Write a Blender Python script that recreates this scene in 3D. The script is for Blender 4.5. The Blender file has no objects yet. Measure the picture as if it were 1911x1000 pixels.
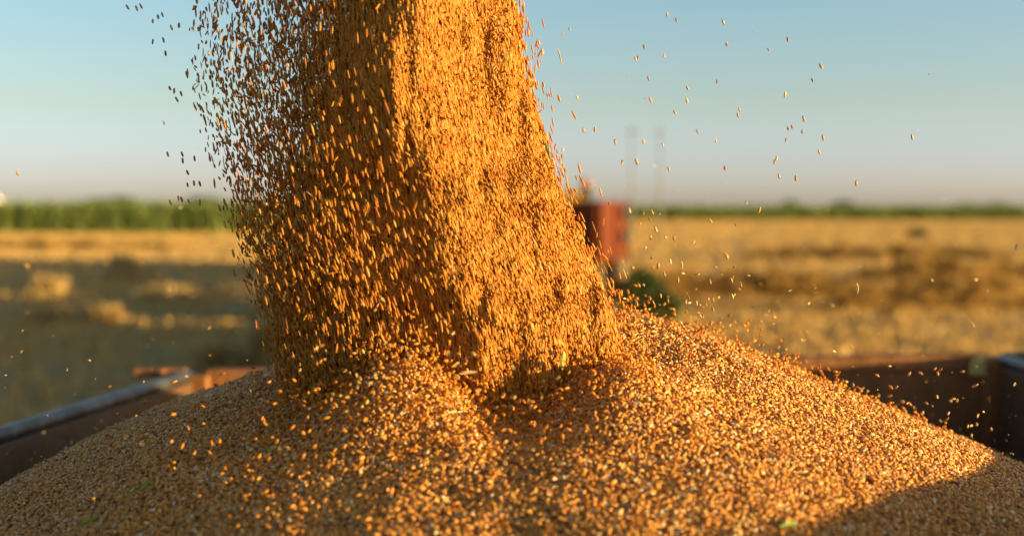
import bpy, math, random
import numpy as np
R = math.radians
SC = bpy.context.scene
COL = SC.collection
rng = np.random.default_rng(11)
random.seed(11)

# ---------------------------------------------------------------- camera, sky, sun, exposure
CAMZ = 2.64                      # the lens stands this high above the field
F = 2500.0                       # focal length in pixels of the 1911 px wide photograph
PIT = math.atan(115 / F)
cam_d = bpy.data.cameras.new('camera'); cam = bpy.data.objects.new('camera', cam_d)
COL.objects.link(cam); SC.camera = cam
cam.location = (0, 0, CAMZ); cam.rotation_euler = (R(90) - PIT, 0, 0)
cam_d.sensor_width = 36; cam_d.lens = 36 * F / 1911
cam_d.clip_start = .05; cam_d.clip_end = 9000
cam_d.dof.use_dof = True; cam_d.dof.focus_distance = 1.72; cam_d.dof.aperture_fstop = 2.4
cam_d.dof.aperture_blades = 7

SUN_EL, SUN_AZ = R(4.4), R(105)  # azimuth clockwise from +Y: low sun on the right, a little behind the lens
world = bpy.data.worlds.new('World'); SC.world = world; world.use_nodes = True
wt = world.node_tree; wt.nodes.clear()
wo = wt.nodes.new('ShaderNodeOutputWorld'); bg = wt.nodes.new('ShaderNodeBackground')
sky = wt.nodes.new('ShaderNodeTexSky'); sky.sky_type = 'NISHITA'; sky.sun_disc = False
sky.sun_elevation = SUN_EL; sky.sun_rotation = SUN_AZ
sky.air_density = .55; sky.dust_density = .9; sky.ozone_density = .5
bg.inputs['Strength'].default_value = .090
tc_w = wt.nodes.new('ShaderNodeTexCoord'); sx_w = wt.nodes.new('ShaderNodeSeparateXYZ'); rp_w = wt.nodes.new('ShaderNodeValToRGB'); mu_w = wt.nodes.new('ShaderNodeMix')
mu_w.data_type = 'RGBA'; mu_w.blend_type = 'MULTIPLY'; mu_w.inputs['Factor'].default_value = 1
rp_w.color_ramp.elements[0].position = .0; rp_w.color_ramp.elements[0].color = (1.17, 1.16, 1.72, 1)   # the air near the horizon is greyer than clean sky
eh = rp_w.color_ramp.elements.new(.03); eh.color = (1.02, 1.0, 1.36, 1)
em = rp_w.color_ramp.elements.new(.075); em.color = (1.02, .98, .93, 1)
rp_w.color_ramp.elements[-1].position = .16; rp_w.color_ramp.elements[-1].color = (1.02, 1.18, 1.12, 1)
wt.links.new(tc_w.outputs['Generated'], sx_w.inputs[0]); wt.links.new(sx_w.outputs['Z'], rp_w.inputs[0])
wt.links.new(sky.outputs[0], mu_w.inputs['A']); wt.links.new(rp_w.outputs[0], mu_w.inputs['B'])
wt.links.new(mu_w.outputs['Result'], bg.inputs['Color']); wt.links.new(bg.outputs[0], wo.inputs[0])

sl = bpy.data.lights.new('sun', 'SUN'); sun = bpy.data.objects.new('sun', sl); COL.objects.link(sun)
sl.energy = 5.0; sl.angle = R(.5); sl.color = (1.0, .76, .29)
sun.rotation_euler = (R(90) - SUN_EL, 0, math.pi - SUN_AZ)
SC.view_settings.view_transform = 'Standard'; SC.view_settings.look = 'None'
SC.view_settings.exposure = 1.46; SC.view_settings.gamma = 1
SC.view_settings.use_curve_mapping = False

# ---------------------------------------------------------------- helpers
cp, sp = math.cos(PIT), math.sin(PIT)
def P(px, py, d):
    """world point seen at photo pixel (px, py), d metres ahead of the lens along +Y"""
    X = (px - 955.5) / F; Y = -(py - 500) / F
    ry = cp + Y * sp; rz = -sp + Y * cp
    return np.array((X * d / ry, d, CAMZ + rz * d / ry))

def tag(o, label=None, cat=None, group=None, kind=None):
    if label: o['label'] = label
    if cat: o['category'] = cat
    if group: o['group'] = group
    if kind: o['kind'] = kind
    return o

def link(name, me, parent=None, loc=None):
    o = bpy.data.objects.new(name, me); COL.objects.link(o)
    if parent: o.parent = parent
    if loc is not None: o.location = loc
    return o

def empty(name, loc=(0, 0, 0), rz=0):
    o = bpy.data.objects.new(name, None); COL.objects.link(o)
    o.location = loc; o.rotation_euler = (0, 0, rz); o.empty_display_size = .2
    return o

def raw_mesh(name, V, faces_by_size, mats, smooth=True, attr=None):
    """V (n,3); faces_by_size: list of (int array (m,k), material index)"""
    me = bpy.data.meshes.new(name)
    V = np.ascontiguousarray(V, dtype=np.float32)
    me.vertices.add(len(V)); me.vertices.foreach_set('co', V.ravel())
    loops = np.concatenate([f.ravel() for f, _ in faces_by_size]).astype(np.int32)
    tot = np.concatenate([np.full(len(f), f.shape[1], np.int32) for f, _ in faces_by_size])
    mi = np.concatenate([np.full(len(f), m, np.int32) for f, m in faces_by_size])
    st = np.concatenate([[0], np.cumsum(tot)[:-1]]).astype(np.int32)
    me.loops.add(len(loops)); me.loops.foreach_set('vertex_index', loops)
    me.polygons.add(len(tot)); me.polygons.foreach_set('loop_start', st)
    me.polygons.foreach_set('loop_total', tot)
    me.polygons.foreach_set('material_index', mi)
    me.polygons.foreach_set('use_smooth', np.full(len(tot), smooth))
    for m in mats: me.materials.append(m)
    me.update(calc_edges=True); me.validate()
    if attr is not None:
        a = me.attributes.new('tone', 'FLOAT', 'POINT'); a.data.foreach_set('value', np.asarray(attr, np.float32))
    return me

class MB:
    """collects boxes, tubes and turned shapes into one mesh"""
    def __init__(s): s.v = []; s.f = []
    def add(s, vs, fs):
        b = len(s.v); s.v += [tuple(map(float, v)) for v in vs]; s.f += [tuple(b + i for i in f) for f in fs]
    def hexa(s, c):
        s.add(c, [(0, 3, 2, 1), (4, 5, 6, 7), (0, 1, 5, 4), (1, 2, 6, 5), (2, 3, 7, 6), (3, 0, 4, 7)])
    def box(s, lo, hi):
        x0, y0, z0 = lo; x1, y1, z1 = hi
        s.hexa([(x0, y0, z0), (x1, y0, z0), (x1, y1, z0), (x0, y1, z0), (x0, y0, z1), (x1, y0, z1), (x1, y1, z1), (x0, y1, z1)])
    def wall(s, a, b, z0a, z1a, z0b, z1b, t, out):
        """upright slab from a to b (xy), thickness t towards `out` (xy unit vector)"""
        a = np.array(a[:2]); b = np.array(b[:2]); o = np.array(out) * t
        s.hexa([(*a, z0a), (*b, z0b), (*(b + o), z0b), (*(a + o), z0a), (*a, z1a), (*b, z1b), (*(b + o), z1b), (*(a + o), z1a)])
    def tube(s, pts, rad, n=12, cap=True):
        pts = [np.array(p, float) for p in pts]; m = len(pts)
        rad = [rad] * m if np.isscalar(rad) else rad
        rings = []
        for i, p in enumerate(pts):
            d = pts[min(i + 1, m - 1)] - pts[max(i - 1, 0)]; d /= np.linalg.norm(d)
            u = np.cross(d, (0, 0, 1.)) if abs(d[2]) < .9 else np.cross(d, (1., 0, 0)); u /= np.linalg.norm(u)
            w = np.cross(d, u)
            rings.append([p + rad[i] * (math.cos(2 * math.pi * k / n) * u + math.sin(2 * math.pi * k / n) * w) for k in range(n)])
        fs = [(i * n + k, i * n + (k + 1) % n, (i + 1) * n + (k + 1) % n, (i + 1) * n + k) for i in range(m - 1) for k in range(n)]
        if cap: fs += [tuple(range(n - 1, -1, -1)), tuple((m - 1) * n + k for k in range(n))]
        s.add([v for r in rings for v in r], fs)
    def lathe_x(s, prof, c, n=28):
        """prof: (x, r) pairs turned about the x axis through c"""
        vs = [(c[0] + x, c[1] + r * math.cos(2 * math.pi * k / n), c[2] + r * math.sin(2 * math.pi * k / n)) for x, r in prof for k in range(n)]
        m = len(prof)
        fs = [(i * n + k, i * n + (k + 1) % n, (i + 1) * n + (k + 1) % n, (i + 1) * n + k) for i in range(m - 1) for k in range(n)]
        fs += [tuple(range(n - 1, -1, -1)), tuple((m - 1) * n + k for k in range(n))]
        s.add(vs, fs)
    def build(s, name, mat, parent=None, bevel=0, smooth=False):
        me = bpy.data.meshes.new(name); me.from_pydata(s.v, [], s.f); me.materials.append(mat); me.update()
        if smooth: me.polygons.foreach_set('use_smooth', np.full(len(me.polygons), True))
        o = link(name, me, parent)
        if bevel:
            b = o.modifiers.new('bevel', 'BEVEL'); b.width = bevel; b.segments = 2; b.limit_method = 'ANGLE'
        return o

def vnoise(x, y, seed=0):
    xi = np.floor(x).astype(np.int64); yi = np.floor(y).astype(np.int64); fx = x - xi; fy = y - yi
    fx = fx * fx * (3 - 2 * fx); fy = fy * fy * (3 - 2 * fy)
    def h(a, b):
        n = (a * 374761393 + b * 668265263 + seed * 974634277) & 0x7fffffff
        n = ((n ^ (n >> 13)) * 1274126177) & 0x7fffffff
        return ((n ^ (n >> 16)) & 0xffff) / 65535.
    return (h(xi, yi) * (1 - fx) + h(xi + 1, yi) * fx) * (1 - fy) + (h(xi, yi + 1) * (1 - fx) + h(xi + 1, yi + 1) * fx) * fy - .5

# ---------------------------------------------------------------- materials
def new_mat(name):
    m = bpy.data.materials.new(name); m.use_nodes = True
    nt = m.node_tree; b = nt.nodes['Principled BSDF']
    return m, nt, b
def ramp(nt, stops):
    r = nt.nodes.new('ShaderNodeValToRGB'); e = r.color_ramp.elements
    while len(e) < len(stops): e.new(.5)
    for el, (p, c) in zip(e, stops): el.position = p; el.color = (*c, 1)
    return r
def mottled(name, stops, scale=8, rough=.6, metal=0, bump=0, bscale=None, detail=6, spec=.5):
    m, nt, b = new_mat(name)
    tc = nt.nodes.new('ShaderNodeTexCoord'); n = nt.nodes.new('ShaderNodeTexNoise')
    n.inputs['Scale'].default_value = scale; n.inputs['Detail'].default_value = detail; n.inputs['Roughness'].default_value = .65
    nt.links.new(tc.outputs['Object'], n.inputs['Vector'])
    r = ramp(nt, stops); nt.links.new(n.outputs['Fac'], r.inputs[0]); nt.links.new(r.outputs[0], b.inputs['Base Color'])
    b.inputs['Roughness'].default_value = rough; b.inputs['Metallic'].default_value = metal
    b.inputs['Specular IOR Level'].default_value = spec
    if bump:
        n2 = nt.nodes.new('ShaderNodeTexNoise'); n2.inputs['Scale'].default_value = bscale or scale * 4; n2.inputs['Detail'].default_value = 4
        nt.links.new(tc.outputs['Object'], n2.inputs['Vector'])
        bp = nt.nodes.new('ShaderNodeBump'); bp.inputs['Strength'].default_value = bump; bp.inputs['Distance'].default_value = .01
        nt.links.new(n2.outputs['Fac'], bp.inputs['Height']); nt.links.new(bp.outputs[0], b.inputs['Normal'])
    return m
def toned(name, stops, rough=.5, spec=.4, trans=0):
    """colour picked per grain / blade by the mesh attribute 'tone'"""
    m, nt, b = new_mat(name)
    a = nt.nodes.new('ShaderNodeAttribute'); a.attribute_name = 'tone'
    r = ramp(nt, stops); nt.links.new(a.outputs['Fac'], r.inputs[0]); nt.links.new(r.outputs[0], b.inputs['Base Color'])
    b.inputs['Roughness'].default_value = rough; b.inputs['Specular IOR Level'].default_value = spec
    if trans:
        t = nt.nodes.new('ShaderNodeBsdfTranslucent'); nt.links.new(r.outputs[0], t.inputs['Color'])
        mx = nt.nodes.new('ShaderNodeMixShader'); mx.inputs[0].default_value = trans
        nt.links.new(b.outputs[0], mx.inputs[1]); nt.links.new(t.outputs[0], mx.inputs[2])
        nt.links.new(mx.outputs[0], nt.nodes['Material Output'].inputs[0])
    return m
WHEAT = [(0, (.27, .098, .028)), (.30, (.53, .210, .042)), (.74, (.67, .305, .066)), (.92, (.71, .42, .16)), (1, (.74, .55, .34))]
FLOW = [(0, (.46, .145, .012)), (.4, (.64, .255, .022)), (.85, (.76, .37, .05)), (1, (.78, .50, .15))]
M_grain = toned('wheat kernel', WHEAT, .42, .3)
M_flow = toned('falling wheat kernel', FLOW, .45, .35, .40)  # more saturated and translucent than the kernels of the heap
def single_grain_mat():
    m, nt, b = new_mat('single wheat kernel')
    oi = nt.nodes.new('ShaderNodeObjectInfo'); r = ramp(nt, [(0, (.24, .115, .035)), (.5, (.40, .21, .07)), (1, (.62, .38, .16))])
    nt.links.new(oi.outputs['Random'], r.inputs[0]); nt.links.new(r.outputs[0], b.inputs['Base Color'])
    b.inputs['Roughness'].default_value = .45
    return m
M_single = single_grain_mat()
def bed_mat():
    m, nt, b = new_mat('packed wheat')
    tc = nt.nodes.new('ShaderNodeTexCoord'); v = nt.nodes.new('ShaderNodeTexVoronoi'); v.inputs['Scale'].default_value = 190
    nt.links.new(tc.outputs['Object'], v.inputs['Vector'])
    r = ramp(nt, WHEAT); nt.links.new(v.outputs['Color'], r.inputs[0]); nt.links.new(r.outputs[0], b.inputs['Base Color'])
    bp = nt.nodes.new('ShaderNodeBump'); bp.invert = True; bp.inputs['Distance'].default_value = .003
    nt.links.new(v.outputs['Distance'], bp.inputs['Height']); nt.links.new(bp.outputs[0], b.inputs['Normal'])
    b.inputs['Roughness'].default_value = .6
    return m
M_bed = bed_mat()
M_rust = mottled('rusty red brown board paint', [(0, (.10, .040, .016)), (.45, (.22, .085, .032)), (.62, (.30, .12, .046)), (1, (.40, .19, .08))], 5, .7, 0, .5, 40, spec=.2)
M_shaderust = mottled('shade darkened rusty board', [(0, (.05, .025, .012)), (.5, (.115, .056, .026)), (1, (.19, .10, .05))], 5, .55, .1, .4, 40)  # side boards: the shade inside the trailer is put into this darker colour
M_rail = mottled('worn steel rail', [(0, (.05, .035, .028)), (.45, (.11, .095, .095)), (.6, (.19, .18, .185)), (1, (.30, .29, .30))], 14, .42, .7, .3, 70)
M_red = mottled('faded red trailer paint', [(0, (.05, .012, .006)), (.5, (.125, .026, .009)), (1, (.17, .05, .018))], 2.2, .65, spec=.15)
M_dark = mottled('dark steel', [(0, (.02, .018, .016)), (1, (.07, .06, .055))], 6, .55, .3)
M_tyre = mottled('dusty tyre rubber', [(0, (.05, .04, .03)), (.5, (.12, .09, .055)), (1, (.26, .19, .11))], 3, .85)
M_rim = mottled('dusty wheel rim', [(0, (.38, .27, .13)), (1, (.55, .42, .23))], 5, .6)
M_ochre = mottled('dusty ochre harvester paint', [(0, (.24, .13, .03)), (.5, (.42, .24, .05)), (1, (.50, .32, .11))], 1.6, .5)
M_glass, _nt, _b = new_mat('cab glass'); _b.inputs['Base Color'].default_value = (.03, .035, .04, 1); _b.inputs['Roughness'].default_value = .06
M_beacon, _nt, _b = new_mat('orange beacon plastic'); _b.inputs['Base Color'].default_value = (.36, .095, .012, 1); _b.inputs['Roughness'].default_value = .25
M_shaderoll = mottled('grey green shade roll', [(0, (.07, .08, .065)), (1, (.16, .17, .14))], 5, .7, 0, .4, 20)
M_wood = mottled('weathered pole wood', [(0, (.16, .155, .145)), (1, (.26, .25, .235))], 3, .8)
M_porc, _nt, _b = new_mat('porcelain'); _b.inputs['Base Color'].default_value = (.5, .48, .45, 1)
M_pale = mottled('pale tan spot', [(0, (.50, .37, .11)), (1, (.64, .48, .17))], 20, .6)
M_white = mottled('white painted wall', [(0, (.66, .60, .50)), (1, (.80, .76, .68))], 1, .6)
M_soil = mottled('stubble field soil', [(0, (.16, .10, .045)), (.42, (.30, .195, .08)), (.6, (.42, .28, .12)), (1, (.50, .35, .16))], .11, .9, 0, 0, spec=.1, detail=10)
M_straw = toned('straw', [(0, (.32, .19, .07)), (.5, (.50, .32, .12)), (1, (.66, .47, .22))], .7, .2, .15)
M_rowstraw = toned('brown straw row', [(0, (.19, .095, .026)), (.5, (.33, .18, .048)), (1, (.48, .29, .085))], .8, .1, .1)  # straw rows coloured darker and browner than the straw heaps
M_stubble = toned('stubble straw', [(0, (.39, .225, .075)), (.5, (.60, .355, .122)), (1, (.74, .475, .185))], .8, .15, .2)
M_corn = toned('maize leaf', [(0, (.11, .155, .035)), (.5, (.22, .27, .07)), (1, (.40, .42, .13))], .6, .25, .3)
M_leaf = toned('tree leaf', [(0, (.030, .045, .012)), (.5, (.055, .075, .020)), (1, (.10, .115, .035))], .6, .2, .2)
M_weed = toned('weed leaf', [(0, (.014, .028, .006)), (.5, (.028, .048, .010)), (1, (.075, .085, .02))], .6, .2, .2)
M_bark = mottled('bark', [(0, (.06, .045, .03)), (1, (.13, .10, .07))], 4, .9)
M_green = mottled('fresh green blade', [(0, (.16, .26, .04)), (1, (.30, .36, .06))], 60, .5)
M_yellow = mottled('yellowing blade', [(0, (.55, .42, .05)), (1, (.66, .50, .10))], 60, .5)
M_stalk = mottled('pale straw piece', [(0, (.60, .42, .18)), (1, (.78, .62, .36))], 60, .5)

# ---------------------------------------------------------------- ground
def ground():
    xs = np.concatenate([[-4000, -1500, -600], np.arange(-200, 201, 4), [600, 1500, 4000]]).astype(float)
    ys = np.concatenate([[-600, -150], np.arange(-40, 301, 4), [600, 1500, 6000]]).astype(float)
    X, Y = np.meshgrid(xs, ys); Z = .10 * vnoise(X / 9, Y / 9, 5) + .05 * vnoise(X / 4.1, Y / 4.1, 6) - .05
    Z = np.where((np.abs(X) > 190) | (Y > 280) | (Y < -30), -.05, Z)
    V = np.stack([X, Y, Z], -1).reshape(-1, 3); n, m = X.shape
    i = np.arange(n * m).reshape(n, m)
    q = np.stack([i[:-1, :-1], i[:-1, 1:], i[1:, 1:], i[1:, :-1]], -1).reshape(-1, 4)
    o = link('ground', raw_mesh('ground', V, [(q, 0)], [M_soil]))
    tag(o, 'harvested stubble field stretching flat to the horizon', 'field', kind='structure')
ground()

def blades(base, hgt, wid, lean, n_per, spread, seed):
    """upright tapering leaf quads: base (n,3); returns V (n*n_per*4,3), faces and tone per vertex"""
    g = np.random.default_rng(seed); n = len(base); N = n * n_per
    b = np.repeat(base, n_per, 0) + np.c_[g.normal(0, spread, (N, 2)), np.zeros(N)]
    h = np.repeat(hgt, n_per) * g.uniform(.65, 1.1, N); a = g.uniform(0, 2 * math.pi, N)
    w = np.repeat(wid, n_per) * g.uniform(.6, 1.3, N)
    side = np.c_[np.cos(a), np.sin(a), np.zeros(N)] * w[:, None] * .5
    la = g.uniform(0, 2 * math.pi, N); l = np.abs(g.normal(0, lean, N)) * h
    top = b + np.c_[np.cos(la) * l, np.sin(la) * l, h]
    V = np.stack([b - side, b + side, top + side * .45, top - side * .45], 1).reshape(-1, 3)
    f = np.arange(N * 4).reshape(N, 4)
    return V, f, np.repeat(g.uniform(0, 1, N), 4)

def stubble():
    # rows of cut stalks over everything the lens sees of the field, thinner with distance
    pts = []
    for y0, y1, dens in ((12, 22, 9.), (22, 40, 7.), (40, 70, 3.5), (70, 140, 1.6), (140, 264, .7)):
        n = int((y1 - y0) * (y0 + y1) * .44 * dens)
        y = rng.uniform(y0, y1, n); x = rng.uniform(-.46, .46, n) * y
        pts.append(np.c_[x, y])
    p = np.concatenate(pts)
    p = p[~((p[:, 1] > 131) & (p[:, 0] < -6))]
    p[:, 0] += .15 * np.sin(p[:, 1])
    z = .10 * vnoise(p[:, 0] / 9, p[:, 1] / 9, 5) + .05 * vnoise(p[:, 0] / 4.1, p[:, 1] / 4.1, 6) - .06
    far = np.clip(p[:, 1] / 60, .8, 2.2)
    V, f, t = blades(np.c_[p, z], .17 * np.ones(len(p)), .055 * far, .25, 5, .14, 3)
    o = link('stubble', raw_mesh('stubble', V, [(f, 0)], [M_stubble], False, t))
    tag(o, 'short golden wheat stubble covering the field', 'stubble', kind='stuff')
stubble()

def mound(name, cx, cy, L, W, H, rot, label, cat, group=None, seed=0, n_straw=900):
    """a heap or row of loose straw: lumpy body with straws sticking out"""
    g = np.random.default_rng(seed + 100)
    nu, nv = max(12, int(L / .35)), 14
    u = np.linspace(-1, 1, nu)[:, None] * np.ones(nv); v = np.ones((nu, 1)) * np.linspace(-1, 1, nv)
    end = np.clip(1 - np.abs(u) ** 6, 0, 1)
    hh = H * np.clip(1 - v * v, 0, 1) ** .8 * end * (.75 + .9 * vnoise(u * L / 1.3 + seed, v * 2, seed) + .5 * vnoise(u * L / .5, v * 5, seed + 3))
    x = u * L / 2; y = v * W / 2 + .5 * W * vnoise(u * L / 3, u * 0 + seed, seed + 7)
    V = np.stack([x, y, np.maximum(hh, 0) - .08], -1).reshape(-1, 3)
    i = np.arange(nu * nv).reshape(nu, nv)
    q = np.stack([i[:-1, :-1], i[1:, :-1], i[1:, 1:], i[:-1, 1:]], -1).reshape(-1, 4)
    k = g.integers(0, len(V), n_straw); bp = V[k] + np.c_[g.normal(0, .1, (n_straw, 2)), np.zeros(n_straw)]
    V2, f2, t2 = blades(bp, np.full(n_straw, .22), np.full(n_straw, .05), .9, 1, .05, seed)
    VV = np.concatenate([V, V2])
    me = raw_mesh(name, VV, [(q, 0), (f2 + len(V), 0)], [M_rowstraw if name == 'straw_windrow' else M_straw], False, np.concatenate([g.uniform(.1, .5, len(V)), t2]))
    o = link(name, me, None, (cx, cy, 0)); o.rotation_euler = (0, 0, rot)
    return tag(o, label, cat, group)
def gy(py): return F * CAMZ / (py - 385)     # distance of the ground seen at photo row py
def gx(px, d): return (px - 955.5) / F * d
for i, (px, py, Lpx, H, lab) in enumerate([
        (1640, 482, 520, .45, 'farthest brown straw row right of the red trailer'),
        (1800, 520, 420, .5, 'brown straw row running out of the right side of the photo'),
        (1400, 552, 460, .5, 'straw row right beside the green weeds at the red trailer'),
        (1760, 578, 420, .5, 'nearest dark straw row above the right trailer board'),
        (150, 462, 420, .35, 'low straw row in front of the tall green maize')]):
    d = gy(py); mound('straw_windrow', gx(px, d), d, Lpx / F * d, .10 * d ** .7, H * 1.5, R(random.uniform(-4, 4)), lab, 'straw row', 'rows of cut straw', i, 1500)
for i, (px, py, Wpx, Hpx, lab) in enumerate([
        (92, 554, 60, 42, 'pointed sunlit straw heap in the shaded field at left'),
        (240, 524, 90, 36, 'wide sunlit straw heap touching the bright strip at left'),
        (95, 600, 70, 22, 'small low straw heap below the pointed one'),
        (195, 598, 45, 22, 'small round straw heap in the shade right of the low one'),
        (330, 556, 150, 14, 'flat straw heap in the shaded field beside the falling wheat'),
        (400, 697, 60, 50, 'pale straw tuft peaking behind the left end of the back board'),
        (500, 690, 70, 60, 'pale straw heap just left of the foot of the falling wheat')]):
    d = gy(py); mound('straw_heap', gx(px, d), d, Wpx / F * d, Wpx / F * d * .8, Hpx / F * d * 1.25, 0, lab, 'straw heap', 'straw heaps on the field', 20 + i, 500)

# ---------------------------------------------------------------- crops and trees far off
def maize(name, x0, x1, y0, y1, H, label, step, seed):
    g = np.random.default_rng(seed)
    rows = []
    for r in range(5):
        x = np.arange(x0, x1, step); rows.append(np.c_[x + g.normal(0, step * .3, len(x)), np.full(len(x), y0 + r * .8) + g.normal(0, .15, len(x)), np.zeros(len(x))])
    n = int((x1 - x0) * 12); rows.append(np.c_[g.uniform(x0, x1, n), y0 + 4 + (y1 - y0 - 4) * g.uniform(0, 1, n) ** 2, np.full(n, H * .55)])
    rows = np.concatenate(rows); edge = rows[:, 2] == 0
    hv = .30 * vnoise(rows[:, 0] / 6, rows[:, 1] / 6, 9)
    V, f, t = blades(rows, np.where(edge, H, H * .5) + hv, np.full(len(rows), .13), .14, 5, .12, seed)
    V2, f2, t2 = blades(np.c_[rows[edge][:, :2], g.uniform(.3, 2., edge.sum())], np.full(edge.sum(), .9), np.full(edge.sum(), .16), .8, 3, .1, seed + 1)
    xs = np.linspace(x0, x1, 60); ys = np.linspace(y0 + 1.5, y1, 12); X, Y = np.meshgrid(xs, ys)
    Z = H * .8 + .3 * vnoise(X / 5, Y / 5, 3); i = np.arange(X.size).reshape(X.shape)
    B = np.stack([X, Y, Z], -1).reshape(-1, 3); q = np.stack([i[:-1, :-1], i[:-1, 1:], i[1:, 1:], i[1:, :-1]], -1).reshape(-1, 4)
    lo = np.c_[xs, np.full(60, y0 + 1.5), np.zeros(60)]
    j = np.arange(59); w = np.stack([j, j + 1, j + 1 - 60, j - 60], -1) % 10**9
    n1, n2, n3 = len(V), len(V2), len(B)
    wall = np.stack([n1 + n2 + n3 + j, n1 + n2 + n3 + j + 1, n1 + n2 + j + 1, n1 + n2 + j], -1)
    me = raw_mesh(name, np.concatenate([V, V2, B, lo]), [(f, 0), (f2 + n1, 0), (q + n1 + n2, 0), (wall, 0)], [M_corn], False,
                  np.concatenate([t, t2, np.full(n3, .5), np.full(60, .1)]))
    tag(link(name, me), label, 'maize field', kind='stuff')
maize('maize_crop', -95, -4, 132, 300, 3.0, 'tall green maize standing along the far left side of the field', .12, 41)
maize('maize_crop', -6, 150, 264, 420, 2.75, 'thin dark green strip of maize along the far right horizon', .35, 42)

def tree(name, x, y, H, Wd, label, cat, group, seed, mat=None, trunk=True, n=900, leaf=.5):
    g = np.random.default_rng(seed); t = empty(name, (x, y, 0)); tag(t, label, cat, group)
    mb = MB(); mb.tube([(0, 0, -.1), (.03 * H, 0, H * .3), (-.02 * H, .02 * H, H * .62)], [H * .035, H * .025, H * .01], 8)
    tips = []
    for k in range(6):
        a = k * 1.05 + g.uniform(0, .5); z0 = H * g.uniform(.25, .5); tip = (math.cos(a) * Wd * .33, math.sin(a) * Wd * .33, H * g.uniform(.55, .85))
        mb.tube([(0, 0, z0), (tip[0] * .6, tip[1] * .6, (z0 + tip[2]) / 2), tip], [H * .014, H * .009, H * .004], 6); tips.append(tip)
    mb.build('trunk' if trunk else 'stem', M_bark, t, smooth=True)
    cc = [np.array(p) for p in tips] + [np.array((0, 0, H * .7)), np.array((0, 0, H * .85)), np.array((Wd * .2, 0, H * .5)), np.array((-Wd * .25, 0, H * .45))]
    c = np.array(cc)[g.integers(0, len(cc), n)]; r = g.normal(0, 1, (n, 3)); r *= (g.uniform(.3, 1, n) ** .5 / np.linalg.norm(r, axis=1))[:, None]
    p = c + r * np.array((Wd * .24, Wd * .24, H * .17)); p[:, 2] = np.clip(p[:, 2], .12 * H, H)
    d1 = g.normal(0, 1, (n, 3)); d1 /= np.linalg.norm(d1, axis=1)[:, None]; d2 = np.cross(d1, g.normal(0, 1, (n, 3))); d2 /= np.linalg.norm(d2, axis=1)[:, None]
    s = g.uniform(.5, 1, n)[:, None] * leaf
    V = np.stack([p - d1 * s, p + d2 * s * .5, p + d1 * s, p - d2 * s * .5], 1).reshape(-1, 3)
    me = raw_mesh('crown', V, [(np.arange(4 * n).reshape(n, 4), 0)], [mat or M_leaf], False, np.repeat(g.uniform(0, 1, n), 4))
    link('crown' if trunk else 'foliage', me, t)
for i, (px, top, wpx, d, lab) in enumerate([
        (178, 371, 60, 390, 'left one of the two rounded trees rising above the maize at far left'),
        (222, 368, 70, 400, 'right one of the two rounded trees rising above the maize at far left'),
        (372, 368, 70, 395, 'rounded tree above the maize close to the falling wheat'),
        (1475, 375, 34, 460, 'small tree on the right horizon farthest left of its row'),
        (1572, 376, 40, 470, 'small dark tree in the middle of the right horizon'),
        (1800, 380, 60, 455, 'low bushy tree on the horizon near the right side'),
        (1862, 379, 70, 465, 'broad low tree on the horizon farthest right')]):
    H = CAMZ + (385 - top) / F * d; tree('tree', gx(px, d), d, H, wpx / F * d, lab, 'tree', 'trees on the horizon', 60 + i, leaf=.9)
d = gy(612); tree('weed_bush', gx(1190, 25.5), 25.5, 1.45, .80, 'taller dark green weeds standing right beside the red trailer', 'weeds', None, 71, M_weed, False, 1000, .09)
tree('weed_bush', gx(1232, 25.8), 25.8, 1.2, .9, 'lower dark green weeds spreading to the right of the taller weeds', 'weeds', None, 73, M_weed, False, 700, .09)
d = gy(452); tree('weed_bush', gx(1712, d), d, 1.1, 1.6, 'small green weed tuft alone in the golden stubble at right', 'weeds', None, 72, M_weed, False, 500, .14)

def pole(px, top, d, label):
    t = empty('utility_pole', (gx(px, d), d, 0)); tag(t, label, 'utility pole', 'utility poles on the horizon')
    H = CAMZ + (385 - top) / F * d
    mb = MB(); mb.tube([(0, 0, -.1), (0, 0, H)], [.085, .06], 12); mb.build('post', M_wood, t, smooth=True)
    mb = MB(); mb.box((-.5, -.17, H - .45), (.5, -.09, H - .36)); mb.build('crossarm', M_wood, t, .01)
    for x in (-.42, .2, .42):
        mb = MB(); mb.tube([(x, -.13, H - .36), (x, -.13, H - .30), (x, -.13, H - .29), (x, -.13, H - .2)], [.02, .02, .06, .04], 10); mb.build('insulator', M_porc, t, smooth=True)
pole(1178, 236, 98, 'left one of the two faint utility poles behind the red trailer')
pole(1231, 240, 104, 'right one of the two faint utility poles behind the red trailer')

def silo():
    t = empty('silo', (gx(-6, 240), 240, 0)); tag(t, 'pale round silo cut off by the left side of the photo above the maize', 'silo')
    mb = MB(); mb.tube([(0, 0, 0), (0, 0, 3.9)], .95, 24); mb.build('wall', M_white, t, smooth=False)
    mb = MB(); mb.tube([(0, 0, 3.9), (0, 0, 4.7)], [1.02, .12], 24); mb.build('roof', M_white, t)
silo()

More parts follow.
